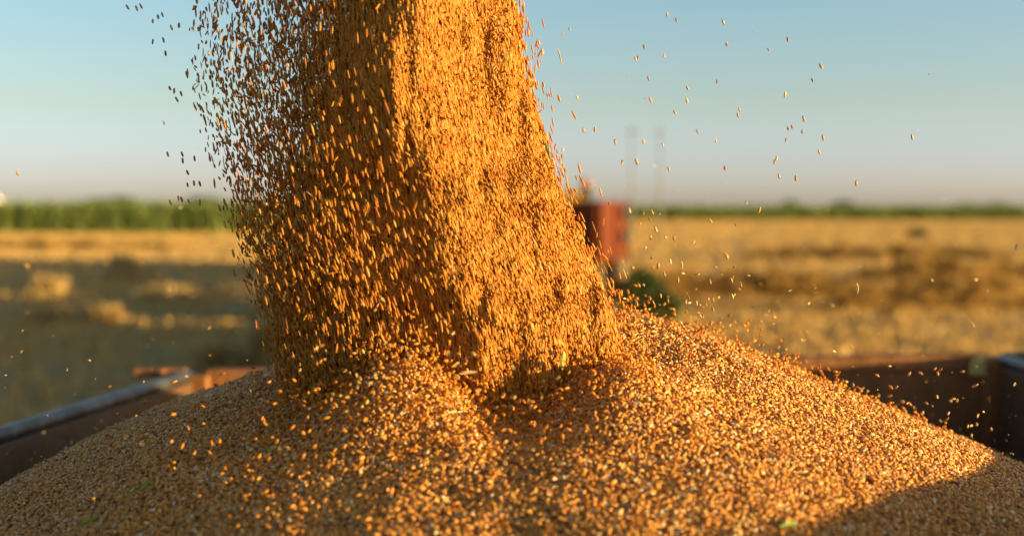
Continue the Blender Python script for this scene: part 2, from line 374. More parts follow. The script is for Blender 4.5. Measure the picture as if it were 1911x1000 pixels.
# ---------------------------------------------------------------- vehicles in the field
def wheel(parent, c, r, w, name='wheel'):
    mb = MB(); mb.lathe_x([(-w / 2, r * .62), (-w / 2, r * .86), (-w * .36, r * .98), (0, r), (w * .36, r * .98), (w / 2, r * .86), (w / 2, r * .62)], c)
    k = MB()
    for j in range(22):
        a = 2 * math.pi * j / 22
        y0, z0 = c[1] + math.cos(a) * r, c[2] + math.sin(a) * r
        mb.tube([(c[0] - w * .42, y0, z0), (c[0] + w * .05, c[1] + math.cos(a + .12) * r, c[2] + math.sin(a + .12) * r)], r * .035, 5)
    o = mb.build(name, M_tyre, parent)
    m2 = MB(); m2.lathe_x([(-w * .51, r * .2), (-w * .505, r * .5), (-w * .53, r * .6), (w * .53, r * .6), (w * .505, r * .5), (w * .51, r * .2)], c)
    m2.build('rim', M_rim, o)

def red_trailer():
    d = 30; c = np.array((gx(1118, d), d)); u = np.array((-.942, .336)); L, W = 4.6, 2.44
    z0, z1 = CAMZ - 105 / F * d, CAMZ + 9 / F * d
    t = empty('farm_trailer', (*c, 0), math.atan2(-u[1], -u[0])); # local -x runs along the shaded long side, +y goes away
    tag(t, 'faded red high-sided farm trailer parked in the field behind the falling wheat', 'trailer')
    b = MB(); b.box((-L, 0, z0), (0, .06, z1)); b.build('side_board', M_red, t, .01)
    b = MB(); b.box((-L, W - .06, z0), (0, W, z1)); b.build('side_board', M_red, t, .01)
    b = MB(); b.box((-L, .062, z0), (-L + .06, W - .062, z1)); b.build('end_board', M_red, t, .01)
    b = MB(); b.box((-.06, .062, z0), (0, W - .062, z1))
    e = b.build('end_board', M_red, t, .01)
    for z in (z1 - .22, z0 + .58):
        m = MB(); m.box((.004, W - .62, z - .17), (.12, W - .22, z + .10)); m.build('latch', M_dark, e, .01)
    for y in (.02, W * .5, W - .12):
        m = MB(); m.box((.002, y, z0), (.07, y + .09, z1 + .02)); m.build('rib', M_red, e, .01)
    for k in range(6):
        m = MB(); x = -L + .05 + k * (L - .19) / 5; m.box((x, -.06, z0), (x + .09, -.002, z1 + .02)); m.build('rib', M_red, t, .01)
    m = MB(); m.box((-L + .062, .062, z0 + .02), (-.062, W - .062, z0 + .08)); m.build('floor', M_dark, t)
    m = MB(); m.box((-L + .1, .5, z0 - .26), (-.1, .62, z0 - .002)); m.box((-L + .1, W - .62, z0 - .26), (-.1, W - .5, z0 - .002)); m.build('chassis', M_dark, t)
    for x in (-L + .9, -.62):
        m = MB(); m.tube([(x, .15, .52), (x, W - .15, .52)], .07, 10); m.build('axle', M_dark, t)
        for y0 in (.02, W - .36):
            m = MB(); m.box((x + .54, y0, .34), (x + .60, y0 + .34, z0 - .004)); m.box((x - .60, y0, 1.10), (x + .538, y0 + .34, 1.16)); m.build('mudguard', M_tyre, t, .01)
        for y in (.18, W - .18):
            mb = MB(); r, wd = .52, .32
            n = 28; prof = [(-wd / 2, r * .6), (-wd / 2, r * .88), (-wd * .3, r), (wd * .3, r), (wd / 2, r * .88), (wd / 2, r * .6)]
            def turned(prof, mat, name, par):
                vs = [(x + rr * math.cos(2 * math.pi * k / n), y + xx, .52 + rr * math.sin(2 * math.pi * k / n)) for xx, rr in prof for k in range(n)]
                q = MB(); mm = len(prof)
                q.add(vs, [(i * n + k, i * n + (k + 1) % n, (i + 1) * n + (k + 1) % n, (i + 1) * n + k) for i in range(mm - 1) for k in range(n)] + [tuple(range(n)), tuple((mm - 1) * n + k for k in range(n))])
                return q.build(name, mat, par)
            o = turned(prof, M_tyre, 'wheel', t)
            turned([(-wd * .53, r * .15), (-wd * .52, r * .58), (wd * .52, r * .58), (wd * .53, r * .15)], M_rim, 'rim', o)
    m = MB(); m.tube([(-L, W / 2 - .3, z0 - .2), (-L - 1.3, W / 2, .6)], .05, 8); m.tube([(-L, W / 2 + .3, z0 - .2), (-L - 1.3, W / 2, .6)], .05, 8); m.build('drawbar', M_dark, t)
red_trailer()

def bale_mesh(g):
    L, W, H = 2.4, 1.15, 1.15; V = []; Fq = []
    n = 10
    for ax, sgn in ((0, 1), (0, -1), (1, 1), (1, -1), (2, 1), (2, -1)):
        a, b = np.meshgrid(np.linspace(-.5, .5, n), np.linspace(-.5, .5, n)); o = np.full(a.shape, sgn * .5)
        p = {0: (o, a, b), 1: (a, o, b), 2: (a, b, o)}[ax]; p = np.stack(p, -1).reshape(-1, 3) * (W, L, H)
        r = 1 - .05 * (np.abs(p / (W, L, H)) * 2).prod(1); p = p * r[:, None] + g.normal(0, .018, p.shape)
        i = np.arange(n * n).reshape(n, n) + len(V) * n * n
        q = np.stack([i[:-1, :-1], i[:-1, 1:], i[1:, 1:], i[1:, :-1]], -1).reshape(-1, 4); V.append(p); Fq.append(q)
    V = np.concatenate(V); q = np.concatenate(Fq)
    k = g.integers(0, len(V), 500); V2, f2, t2 = blades(V[k] - (0, 0, .04), np.full(500, .10), np.full(500, .02), 1.5, 1, .03, 5)
    return raw_mesh('shade_bale', np.concatenate([V, V2]) + (0, 0, H / 2), [(q, 0), (f2 + len(V), 0)], [M_straw], False, np.concatenate([g.uniform(.1, .6, len(V)), t2]))
def bales():  # unseen bales added to cast the long shadow over the left field
    g = np.random.default_rng(33); ms = [bale_mesh(g) for _ in range(3)]
    rows = [(14.2 + 2.5 * i, -.25 - .02 * i, 2) for i in range(6)] + [(46.5 + 2.5 * i, -.2 - .02 * i, 2) for i in range(6)]
    rows += [(31.2, -3.2, 2), (33.7, -3.2, 2)]
    for i, (y, x, lv) in enumerate(rows):
        for side in (-.6, .6):
            for k in range(lv if y > 20 else 1):
                o = link('shade_bale', ms[g.integers(0, 3)], None, (x + side + g.normal(0, .03), y, k * 1.13 - .03)); o.rotation_euler = (0, 0, g.normal(0, .02) + (math.pi if g.uniform() < .5 else 0))
                tag(o, 'big square straw bale, unseen behind the falling wheat, added to shade the left field', 'straw bale', 'straw bales added to shade the left field')
bales()

def harvester():
    d = 37.; xr = gx(1117, d)
    t = empty('combine_harvester', (xr - 1.6, d, 0)); tag(t, 'dusty ochre combine harvester with an orange beacon, parked behind the red trailer', 'harvester')
    zt = CAMZ + 30 / F * d
    b = MB(); b.box((-1.55, .9, .95), (1.55, 7.2, zt - .35)); b.build('body', M_ochre, t, .08)
    b = MB(); b.hexa([(-1.3, 2.2, zt - .35), (1.3, 2.2, zt - .35), (1.3, 5.8, zt - .35), (-1.3, 5.8, zt - .35), (-1.6, 1.9, zt), (1.6, 1.9, zt), (1.6, 6.1, zt), (-1.6, 6.1, zt)]); b.build('grain_tank', M_ochre, t, .03)
    b = MB(); b.hexa([(-.85, -.6, 1.3), (.85, -.6, 1.3), (.95, .88, 1.3), (-.95, .88, 1.3), (-.95, -.9, zt - .16), (.95, -.9, zt - .16), (.95, .88, zt - .16), (-.95, .88, zt - .16)])
    c = b.build('cab', M_ochre, t, .04)
    b = MB(); b.hexa([(-.75, -.63, 1.45), (.75, -.63, 1.45), (.75, -.60, 1.45), (-.75, -.60, 1.45), (-.84, -.905, zt - .3), (.84, -.905, zt - .3), (.84, -.87, zt - .3), (-.84, -.87, zt - .3)]); b.build('window', M_glass, c)
    b = MB(); b.box((-1.05, -1.0, zt - .16), (1.05, .95, zt - .02)); b.build('roof', M_ochre, c, .03)
    bx = gx(1101, d) - (xr - 1.6)
    b = MB(); b.tube([(bx, 2.0, zt), (bx, 2.0, zt + .06)], .12, 12); o = b.build('beacon', M_dark, t)
    b = MB(); b.tube([(bx, 2.0, zt + .06), (bx, 2.0, zt + .10), (bx, 2.0, zt + .24), (bx, 2.0, zt + .33), (bx, 2.0, zt + .37)], [.10, .14, .14, .10, .03], 16); b.build('lens', M_beacon, o, smooth=True)
    b = MB(); b.tube([(1.45, 1.9, zt - .4), (1.45, 1.9, zt + .12)], .07, 10); b.build('exhaust', M_dark, t)
    for x, y, r, w in ((-1.35, 1.6, .85, .6), (1.35, 1.6, .85, .6), (-1.2, 5.9, .55, .4), (1.2, 5.9, .55, .4)): wheel(t, (x, y, r), r, w)
    b = MB(); b.hexa([(-.6, -1.5, .55), (.6, -1.5, .55), (.6, .9, 1.0), (-.6, .9, 1.0), (-.6, -1.5, .95), (.6, -1.5, .95), (.6, .9, 1.6), (-.6, .9, 1.6)]); b.build('feeder_house', M_ochre, t)
    b = MB(); b.box((-2.3, -2.2, .25), (2.0, -1.52, .9)); hd = b.build('header', M_red, t, .03)
    b = MB(); b.tube([(-2.2, -2.35, .85), (1.9, -2.35, .85)], .28, 8); b.build('reel', M_dark, hd)
    b = MB(); b.tube([(-1.62, 2.2, zt - .3), (-1.75, 6.9, zt - .45)], .16, 12); b.build('unloading_auger', M_ochre, t, smooth=True)
harvester()

# ---------------------------------------------------------------- the trailer the wheat falls into
BL = P(368, 690, 3.58); BR = P(1857, 660, 3.60)
LN = P(0, 802, 2.61); RN = P(1911, 676, 3.40)
def extend(a, b, y):                 # along the line a-b to depth y
    k = (y - a[1]) / (b[1] - a[1]); return a + (b - a) * k
LF = extend(BL, LN, -.7); RF = extend(BR, RN, -.7)
LF[2] = BL[2]; RF[2] = BR[2]
FLOOR = 1.20
def grain_trailer():
    t = empty('grain_trailer', (0, 0, 0)); tag(t, 'rusty brown grain trailer filled with wheat, steel rails along its boards', 'trailer')
    def board(a, b, out, name):
        mb = MB(); mb.wall(a, b, FLOOR, a[2] - .03, FLOOR, b[2] - .03, .04, out); o = mb.build(name, M_shaderust if name == 'side_board' else M_rust, t, .004)
        rb = MB()
        for zz in (.24, .50):        # pressed stiffening ribs along the inside
            i = -np.array(out) * .022
            rb.wall(np.array(a[:2]) + i, np.array(b[:2]) + i, a[2] - zz - .05, a[2] - zz, b[2] - zz - .05, b[2] - zz, .02, out)
        rb.build('rib', M_shaderust if name == 'side_board' else M_rust, o, .006)
        return o
    lo, ro, bo = (-1, 0), (1, 0), (0, 1)
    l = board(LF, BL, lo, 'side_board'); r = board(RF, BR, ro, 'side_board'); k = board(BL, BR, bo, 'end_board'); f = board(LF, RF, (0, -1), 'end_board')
    m = MB(); m.tube([LF + (-.02, 0, -.016), BL + (-.02, -.01, -.016)], .017, 14); m.build('top_rail', M_rail, l, smooth=True)
    m = MB(); m.tube([RF + (.02, 0, -.016), BR + (.02, -.01, -.016)], .017, 14); m.build('top_rail', M_rail, r, smooth=True)
    m = MB(); m.wall(BL + (.02, -.008, 0), BR + (-.02, -.008, 0), BL[2] - .045, BL[2], BR[2] - .045, BR[2], .056, (0, 1)); m.build('top_rail', M_rust, k, .008)
    for c, s in ((BL, -1), (BR, 1)):
        m = MB(); m.box((c[0] - .035, c[1] - .035, FLOOR), (c[0] + .035, c[1] + .045, c[2] - .012)); p = m.build('corner_post', M_rust, t, .008)
        m = MB(); m.box((min(c[0] + s * .03, c[0] + s * .17), c[1] - .015, c[2] - .022), (max(c[0] + s * .03, c[0] + s * .12), c[1] + .02, c[2] + .004)); m.tube([(c[0] + s * .09, c[1] - .03, c[2] - .008), (c[0] + s * .09, c[1] + .04, c[2] - .008)], .013, 8)
        m.build('latch', M_rust if s < 0 else M_dark, p, .006)
    tp = [np.array((RF[0] + (BR[0] - RF[0]) * (y - RF[1]) / (BR[1] - RF[1]) + .03, y, z)) for y, z in ((-.6, CAMZ - .34), (.6, CAMZ - .335), (1.2, CAMZ - .345), (1.7, CAMZ - .375), (2.15, CAMZ - .40))]
    m = MB(); m.tube(tp, [.115, .12, .11, .08, .05], 16); m.build('shade_roll', M_shaderoll, t, smooth=True)  # unseen roll added on the rail to shade the lower right of the heap
    pc = P(1826, 683, 3.585)         # pale plate on the back board beside the right corner
    m = MB(); a = [pc + (x, -.012, z) for x, z in ((-.028, -.022), (.031, -.026), (.033, .004), (.006, .030), (-.022, .014))]
    m.add(a + [q + (0, .012, 0) for q in a], [(0, 1, 2, 3, 4), (9, 8, 7, 6, 5)] + [(i, i + 5, (i + 1) % 5 + 5, (i + 1) % 5) for i in range(5)])
    m.build('spot', M_pale, k)  # flat pale shape on the back board
    m = MB(); m.hexa([(LF[0], LF[1], FLOOR - .05), (RF[0], RF[1], FLOOR - .05), (BR[0], BR[1], FLOOR - .05), (BL[0], BL[1], FLOOR - .05), (LF[0], LF[1], FLOOR - .002), (RF[0], RF[1], FLOOR - .002), (BR[0], BR[1], FLOOR - .002), (BL[0], BL[1], FLOOR - .002)]); m.build('floor', M_dark, t)
    m = MB(); m.box((-.55, -.6, .85), (-.43, 3.4, FLOOR - .052)); m.box((.7, -.6, .85), (.82, 3.4, FLOOR - .052)); m.build('chassis', M_dark, t)
    for y in (.3, 2.7):
        m = MB(); m.tube([(-.9, y, .52), (1.15, y, .52)], .06, 10); m.build('axle', M_dark, t)
        for x in (-.88, 1.13): wheel(t, (x, y, .5), .5, .3)
grain_trailer()

# ---------------------------------------------------------------- wheat
PC = (.10, 1.90); ZP = -.150
def g2(x, y, cx, cy, sx, sy): return np.exp(-((x - cx) / sx) ** 2 - ((y - cy) / sy) ** 2)
def pile(x, y):
    """height of the heap of wheat relative to the lens"""
    dx = x - PC[0]; dy = y - PC[1]; r = np.hypot(dx, dy) + 1e-9; c = dx / r; s = dy / r
    wr = np.maximum(c, 0) ** 2; wl = np.maximum(-c, 0) ** 2; wf = np.maximum(-s, 0) ** 2; wb = np.maximum(s, 0) ** 2
    hyp = lambda k, e: np.sqrt((k * r) ** 2 + e * e) - e
    left = .175 * r + .40 * np.log1p(np.exp((r - .56) / .07)) * .07
    z = ZP - (wr * hyp(.44, .055) + wl * left + wf * hyp(.335, .045) + wb * hyp(.22, .03))
    z -= .035 * g2(x, y, -.05, 1.70, .17, .10)
    z += .066 * g2(x, y, -.125, 1.56, .09, .08)
    z -= .030 * g2(x, y, -.005, 1.545, .085, .07)
    z -= .010 * g2(x, y, -.43, 1.95, .11, .40)
    z += .036 * g2(x, y, .13, 1.57, .08, .085)
    z += .010 * vnoise(x * 7, y * 7, 1) + .006 * vnoise(x * 17, y * 17, 2) + .003 * vnoise(x * 40, y * 40, 4)
    return np.maximum(z, -1.0)

NR = 6
def grain_unit():
    rings = [(-.5, 0), (-.40, .55), (-.15, .97), (.15, 1.0), (.38, .66), (.5, 0)]
    v = [(-.5, 0, 0)]
    for x, r in rings[1:-1]:
        for k in range(NR): a = 2 * math.pi * k / NR; v.append((x, r * math.cos(a), r * math.sin(a) * .86))
    v.append((.5, 0, 0)); v = np.array(v); last = len(v) - 1
    tri = [(0, 1 + (k + 1) % NR, 1 + k) for k in range(NR)] + [(last, last - NR + k, last - NR + (k + 1) % NR) for k in range(NR)]
    quad = [(1 + i * NR + k, 1 + i * NR + (k + 1) % NR, 1 + (i + 1) * NR + (k + 1) % NR, 1 + (i + 1) * NR + k) for i in range(3) for k in range(NR)]
    return v, np.array(tri), np.array(quad)
GU, GT, GQ = grain_unit()
def grains(pos, dirs, length, rad, g):
    """returns vertices, triangles, quads, tone of many kernels"""
    n = len(pos); d = dirs / np.linalg.norm(dirs, axis=1)[:, None]
    a = g.normal(0, 1, (n, 3)); u = np.cross(d, a); u /= np.linalg.norm(u, axis=1)[:, None]; w = np.cross(d, u)
    V = pos[:, None, :] + GU[None, :, 0, None] * (d * length[:, None])[:, None, :] + GU[None, :, 1, None] * (u * rad[:, None])[:, None, :] + GU[None, :, 2, None] * (w * rad[:, None])[:, None, :]
    off = (np.arange(n) * len(GU))[:, None, None]
    return V.reshape(-1, 3), (GT[None] + off).reshape(-1, 3), (GQ[None] + off).reshape(-1, 4), np.repeat(np.clip(g.normal(.5, .27, n), 0, 1), len(GU))

def inside_x(y):
    return (BL[0] + (LF[0] - BL[0]) * (y - BL[1]) / (LF[1] - BL[1]) + .01, BR[0] + (RF[0] - BR[0]) * (y - BR[1]) / (RF[1] - BR[1]) - .01)

def grain_pile():
    g = np.random.default_rng(5)
    ny, nx = 210, 170
    ys = np.linspace(-.65, 3.55, ny); V = []
    for y in ys:
        a, b = inside_x(y); x = np.linspace(a, b, nx); V.append(np.c_[x, np.full(nx, y), CAMZ + pile(x, np.full(nx, y)) - .003])
    V = np.concatenate(V); i = np.arange(ny * nx).reshape(ny, nx)
    q0 = np.stack([i[:-1, :-1], i[:-1, 1:], i[1:, 1:], i[1:, :-1]], -1).reshape(-1, 4)
    pts = []
    def patch(x0, x1, y0, y1, s):
        X, Y = np.meshgrid(np.arange(x0, x1, s), np.arange(y0, y1, s)); X = X.ravel(); Y = Y.ravel()
        return np.c_[X + g.uniform(-.6, .6, len(X)) * s, Y + g.uniform(-.6, .6, len(X)) * s]
    p = patch(-1.05, 1.05, 1.08, 2.35, .0042)
    m = (np.abs(p[:, 0]) < .43 * p[:, 1] + .04) & (p[:, 1] < 2.35 - .25 * np.abs(p[:, 0]))
    pts.append(p[m])
    p = patch(-1.2, 1.3, .7, 3.1, .0095); m = (np.abs(p[:, 0]) < .62 * p[:, 1] + .1); pts.append(p[m])
    p = np.concatenate(pts)
    ax = np.array([inside_x(y) for y in (0., 1.)]); xl = ax[0, 0] + (ax[1, 0] - ax[0, 0]) * p[:, 1]; xr = ax[0, 1] + (ax[1, 1] - ax[0, 1]) * p[:, 1]
    p = p[(p[:, 0] > xl) & (p[:, 0] < xr)]
    n = len(p); z = pile(p[:, 0], p[:, 1]); e = .004
    nx_ = -(pile(p[:, 0] + e, p[:, 1]) - z) / e; ny_ = -(pile(p[:, 0], p[:, 1] + e) - z) / e
    N = np.c_[nx_, ny_, np.ones(n)]; N /= np.linalg.norm(N, axis=1)[:, None]
    d = g.normal(0, 1, (n, 3)); d -= N * (d * N).sum(1)[:, None]; d /= np.linalg.norm(d, axis=1)[:, None]
    d += N * g.normal(0, .38, n)[:, None]
    pos = np.c_[p, CAMZ + z] + N * (np.abs(g.normal(0, .0014, n)) - .0004)[:, None]
    loose = g.uniform(0, 1, n) < .05; pos[loose, 2] += g.uniform(.001, .0045, loose.sum())
    L = np.clip(g.normal(.0072, .0011, n), .0035, .0105); rad = np.clip(g.normal(.00175, .00022, n), .0011, .0023)
    GV, T, Q, tone = grains(pos, d, L, rad, g)
    o = len(V)
    # husks and bits of straw lying among the kernels
    h = g.choice(len(p), 700, replace=False); hp = pos[h] + N[h] * .0012; hd = g.normal(0, 1, (700, 3)); hd -= N[h] * (hd * N[h]).sum(1)[:, None]; hd /= np.linalg.norm(hd, axis=1)[:, None]
    hd += N[h] * g.normal(0, .2, 700)[:, None]; hs = np.cross(N[h], hd); hl = g.exponential(.0035, 700).clip(.001, .016)[:, None] + .002; hw = g.uniform(.0004, .0013, 700)[:, None]
    HV = np.stack([hp - hd * hl, hp + hs * hw + N[h] * .0008, hp + hd * hl, hp - hs * hw + N[h] * .0004], 1).reshape(-1, 3); o2 = o + len(GV)
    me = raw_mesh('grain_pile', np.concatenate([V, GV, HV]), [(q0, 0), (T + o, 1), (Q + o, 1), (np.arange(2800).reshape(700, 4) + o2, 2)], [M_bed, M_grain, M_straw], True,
                  np.concatenate([np.full(o, .5), tone, np.repeat(g.uniform(.5, 1, 700), 4)]))
    tag(link('grain_pile', me), 'big heap of golden wheat grains filling the trailer', 'wheat heap', kind='stuff')
    print('pile grains', n)
grain_pile()

# the falling stream: left and right outlines and the left limit of its dense core, (row, column) of the photo, taken at its own depth
YS = np.array([-90, 0, 150, 250, 340, 430, 520, 600, 720, 800.])
XL = np.array([322, 328, 338, 368, 392, 414, 446, 474, 508, 530.])
XR = np.array([948, 952, 975, 1006, 1040, 1078, 1120, 1148, 1168, 1180.])
XC = np.array([690, 675, 640, 612, 592, 576, 574, 580, 580, 585.])
SD = 1.66
def stream():
    g = np.random.default_rng(8); n = 128000
    t = g.uniform(-90, 800, n); xl, xr, xc = (np.interp(t, YS, a) for a in (XL, XR, XC))
    core = g.uniform(0, 1, n) < .905
    w = g.uniform(0, 1, n)
    dens = g.uniform(0, 1, n) ** .82                    # denser towards the right of the core
    sx = xl + (xc - xl) * (g.uniform(0, 1, n) ** .62) * 1.25
    soft = g.exponential(1, n) * np.interp(t, YS, [48, 48, 46, 42, 38, 34, 30, 28, 26, 24])
    px = np.where(core, xc + (xr - xc) * dens - soft * g.uniform(0, 2.2, n) * np.clip(1 - dens / .55, 0, 1), sx + g.normal(0, 8, n))
    px = np.where(px < xl - 12, xl + g.uniform(-12, 60, n), px)
    stray = g.uniform(0, 1, n) < .0035; px = np.where(stray, xr + g.exponential(15, n), px)
    px = np.where(core & (t < 260), px + np.where(dens > .93, np.abs(g.normal(0, 8, n)) * (g.uniform(0, 1, n) < .5), 0), px)
    u = (px - xl) / (xr - xl)
    ridge = np.interp(t, [0, 400, 600], [.70, .67, .62])
    q = u - ridge - .10 * vnoise(t / 120, t * 0, 12) - .05 * vnoise(t / 45, t * 0, 13)
    yf = SD - .075 + .18 * (np.sqrt(q * q + .008) - .09) + .10 * np.clip(q, 0, 1) - .01 * q + .016 * vnoise(px / 60, t / 170, 3) + .010 * vnoise(px / 22, t / 70, 4)
    th = np.where(core, .10 * np.clip(np.sqrt(np.clip(1.02 - u, 0, 1)) + .15, 0, 1), .16)
    d = yf + th * g.uniform(0, 1, n) ** 2.6
    # a thin veil of kernels falls in front of the shaded left half and catches the sun
    veil = core & (u < .68) & (g.uniform(0, 1, n) < np.interp(t, [0, 250, 400, 600, 680, 800], [.03, .04, .10, .085, .03, 0]) * np.interp(u, [0, .12, .3, .42, .55, .68], [.8, 1.2, .75, .35, .14, .12]))
    d = np.where(veil, yf - .015 - g.exponential(.025, n).clip(0, .075), d)
    X = (px - 955.5) / F; Yv = -(t - 500) / F; ry = cp + Yv * sp; rz = -sp + Yv * cp
    # outlines are fixed at the stream's own depth, so depth only moves a kernel along y
    pos = np.c_[X * SD / ry, d, CAMZ + rz * SD / ry]
    sparse = ~core
    ok = pos[:, 2] > CAMZ + pile(pos[:, 0], pos[:, 1]) - .004 + g.exponential(.006, n)
    pos, t, px, u, core, sparse = pos[ok], t[ok], px[ok], u[ok], core[ok], sparse[ok]; n = len(pos)
    dt = 20.; slope = ((1 - u) * (np.interp(t + dt, YS, XL) - np.interp(t - dt, YS, XL)) + u * (np.interp(t + dt, YS, XR) - np.interp(t - dt, YS, XR))) / (2 * dt)
    dirs = np.c_[slope * .8 + g.normal(0, .085, n), g.normal(0, .15, n), -np.ones(n)]
    tumble = g.uniform(0, 1, n) < .16; dirs[tumble] += g.normal(0, .55, (tumble.sum(), 3))
    dirs[sparse] += g.normal(0, .22, (sparse.sum(), 3))
    L = np.clip(g.normal(.0112, .0028, n), .004, .02) * np.where(sparse, .72, 1); rad = np.clip(g.normal(.00107, .00030, n), .0004, .002) * np.where(sparse, 1.12, 1)
    # kernels thrown back up off the heap
    m = 1500; bx = np.concatenate([g.normal(-.12, .13, m // 2), g.normal(.02, .30, m - m // 2)]); by = np.concatenate([g.normal(1.54, .06, m // 2), g.uniform(1.25, 2.0, m - m // 2)])
    bz = CAMZ + pile(bx, by) + np.concatenate([g.exponential(.018, m // 2), g.exponential(.010, m - m // 2)]) + .002
    b2 = 800; x2 = g.uniform(-.30, .17, b2); y2 = 1.585 + g.normal(0, .03, b2); z2 = CAMZ + pile(x2, y2) + g.exponential(.012, b2)
    bx = np.r_[bx, x2]; by = np.r_[by, y2]; bz = np.r_[bz, z2]
    keep = np.abs(bx) < .5 * by; bp = np.c_[bx, by, bz][keep]; m = len(bp)
    # the fringe flying off the crest right of the stream
    k = 420; fx = g.uniform(.13, .60, k); fy = 1.9 + g.normal(0, .07, k); fz = CAMZ + pile(fx, fy) + g.exponential(.012, k) * np.clip(1.4 - fx * 1.6, .3, 1.3)
    fp = np.c_[fx, fy, fz]
    allp = np.concatenate([pos, bp, fp]); alld = np.concatenate([dirs, g.normal(0, 1, (m + k, 3))])
    allL = np.concatenate([L, g.normal(.0074, .0007, m + k)]); allr = np.concatenate([rad, g.normal(.0018, .00012, m + k)])
    V, T, Q, tone = grains(allp, alld, allL, allr, g)
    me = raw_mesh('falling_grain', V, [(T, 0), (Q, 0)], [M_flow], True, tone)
    tag(link('falling_grain', me), 'dense stream of wheat grain pouring down onto the heap', 'falling wheat', kind='stuff')
stream()

def chaff():
    g = np.random.default_rng(17)
    a = 2800; y = g.uniform(1.2, 2.6, a); px = np.concatenate([g.uniform(0, 1911, a // 2), 1160 + g.exponential(230, a - a // 2)]); t = 900 - g.exponential(160, a)
    X = (px - 955.5) / F; Yv = -(t - 500) / F; p = np.c_[X * y, y, CAMZ + (-sp + Yv * cp) * y]
    p = p[p[:, 2] > CAMZ + pile(p[:, 0], p[:, 1]) + .004]; n = len(p)
    d1 = g.normal(0, 1, (n, 3)); d1 /= np.linalg.norm(d1, axis=1)[:, None]; d2 = np.cross(d1, g.normal(0, 1, (n, 3))); d2 /= np.linalg.norm(d2, axis=1)[:, None]
    s = (g.exponential(.0007, n) + .0003).clip(0, .003)[:, None]
    V = np.stack([p - d1 * s, p + d2 * s * .45, p + d1 * s, p - d2 * s * .45], 1).reshape(-1, 3)
    me = raw_mesh('chaff_dust', V, [(np.arange(4 * n).reshape(n, 4), 0)], [M_straw], False, np.repeat(g.uniform(.4, 1, n), 4))
    tag(link('chaff_dust', me), 'fine pale chaff and husk specks floating in the air around the falling wheat', 'chaff', kind='stuff')
chaff()

# ---------------------------------------------------------------- single kernels in the air
def kernel_mesh(name, seed):
    g = np.random.default_rng(seed); nr, nk = 9, 12; v = []; f = []
    for i in range(nr):
        s = i / (nr - 1); x = -math.cos(s * math.pi) * .5; r = max(.02, math.sin(s * math.pi) ** .75)
        for k in range(nk):
            a = 2 * math.pi * k / nk; rr = r * (1 - .30 * math.exp(-((a - math.pi * 1.5) / .35) ** 2)) * (1 + .03 * g.normal())
            v.append((x * .0078, rr * math.cos(a) * .0019, rr * math.sin(a) * .00165))
    for i in range(nr - 1):
        for k in range(nk): f.append((i * nk + k, i * nk + (k + 1) % nk, (i + 1) * nk + (k + 1) % nk, (i + 1) * nk + k))
    f += [tuple(range(nk - 1, -1, -1)), tuple((nr - 1) * nk + k for k in range(nk))]
    me = bpy.data.meshes.new(name); me.from_pydata(v, [], f); me.materials.append(M_single)
    me.polygons.foreach_set('use_smooth', np.full(len(f), True)); me.update(); return me
KERN = [kernel_mesh('wheat_grain', 200 + i) for i in range(4)]
def flake_mesh():
    v = [(-.5, 0, 0), (-.2, .16, .05), (.2, .14, .07), (.5, 0, .02), (.2, -.13, .05), (-.2, -.15, .03)]
    w = [(x * .009, y * .009, z * .009) for x, y, z in v]; w += [(x, y, z - .0004) for x, y, z in w]
    f = [(0, 5, 4, 3, 2, 1), (6, 7, 8, 9, 10, 11)] + [(i, (i + 1) % 6, (i + 1) % 6 + 6, i + 6) for i in range(6)]
    me = bpy.data.meshes.new('chaff_flake'); me.from_pydata(w, [], f); me.materials.append(M_stalk); me.update(); return me
FLAKE = flake_mesh()
from mathutils import Vector
def fly(px, py, d, label, group, fall=True, scale=1., chaff=False, lean=.25):
    o = bpy.data.objects.new('chaff_flake' if chaff else 'wheat_grain', FLAKE if chaff else random.choice(KERN)); COL.objects.link(o)
    o.location = P(px, py, d)
    if fall: v = Vector((lean + random.gauss(0, .18), random.gauss(0, .5), -1))
    else: v = Vector((random.gauss(0, 1), random.gauss(0, .8), random.gauss(0, 1)))
    q = v.to_track_quat('X', 'Z'); e = q.to_euler(); o.rotation_euler = e
    o.rotation_euler.rotate_axis('X', random.uniform(0, 6.28))
    scale *= .84; o.scale = (scale * (1.25 if fall else 1),) + (scale,) * 2
    return tag(o, label, 'chaff' if chaff else 'wheat grain', group)
G1 = 'grains in the sky right of the stream'; L1 = 'pale wheat grain in the open sky right of the falling wheat'
for px, py in [(1190, 108), (1240, 104), (1186, 110), (1245, 28), (1262, 38), (1202, 88), (1338, 152), (1356, 83), (1350, 42), (1210, 147), (1214, 187), (1283, 165), (1259, 210), (1282, 188),
               (1380, 205), (1377, 215), (1201, 265), (1148, 265), (1237, 270), (1302, 246), (1336, 263), (1353, 314), (1089, 243), (1110, 242), (1161, 303), (1248, 316), (1077, 182), (1063, 55),
               (1006, 80), (1012, 97), (1014, 158), (1012, 196), (1050, 280), (1040, 283), (1049, 292), (1062, 380), (1137, 380), (1188, 302), (1393, 378), (1352, 313)]:
    fly(px, py, random.uniform(1.5, 1.95), L1, G1, scale=random.uniform(.72, 1.02))
G2 = 'grains high in the sky far right'; L2 = 'wheat grain in the sky high above the dark green horizon strip at far right'
for px, py in [(1470, 74), (1434, 93), (1532, 124), (1516, 150), (1465, 177), (1500, 222), (1497, 246), (1471, 240), (1478, 237), (1467, 262), (1536, 257), (1529, 284), (1445, 302), (1449, 296), (1454, 329), (1485, 333)]:
    fly(px, py, random.uniform(1.55, 1.95), L2, G2, scale=random.uniform(.75, 1.05))
fly(1702, 256, 1.7, 'lone wheat grain farthest right in the sky', None)
fly(1598, 342, 1.75, 'lone orange wheat grain low in the sky above the right horizon', None)
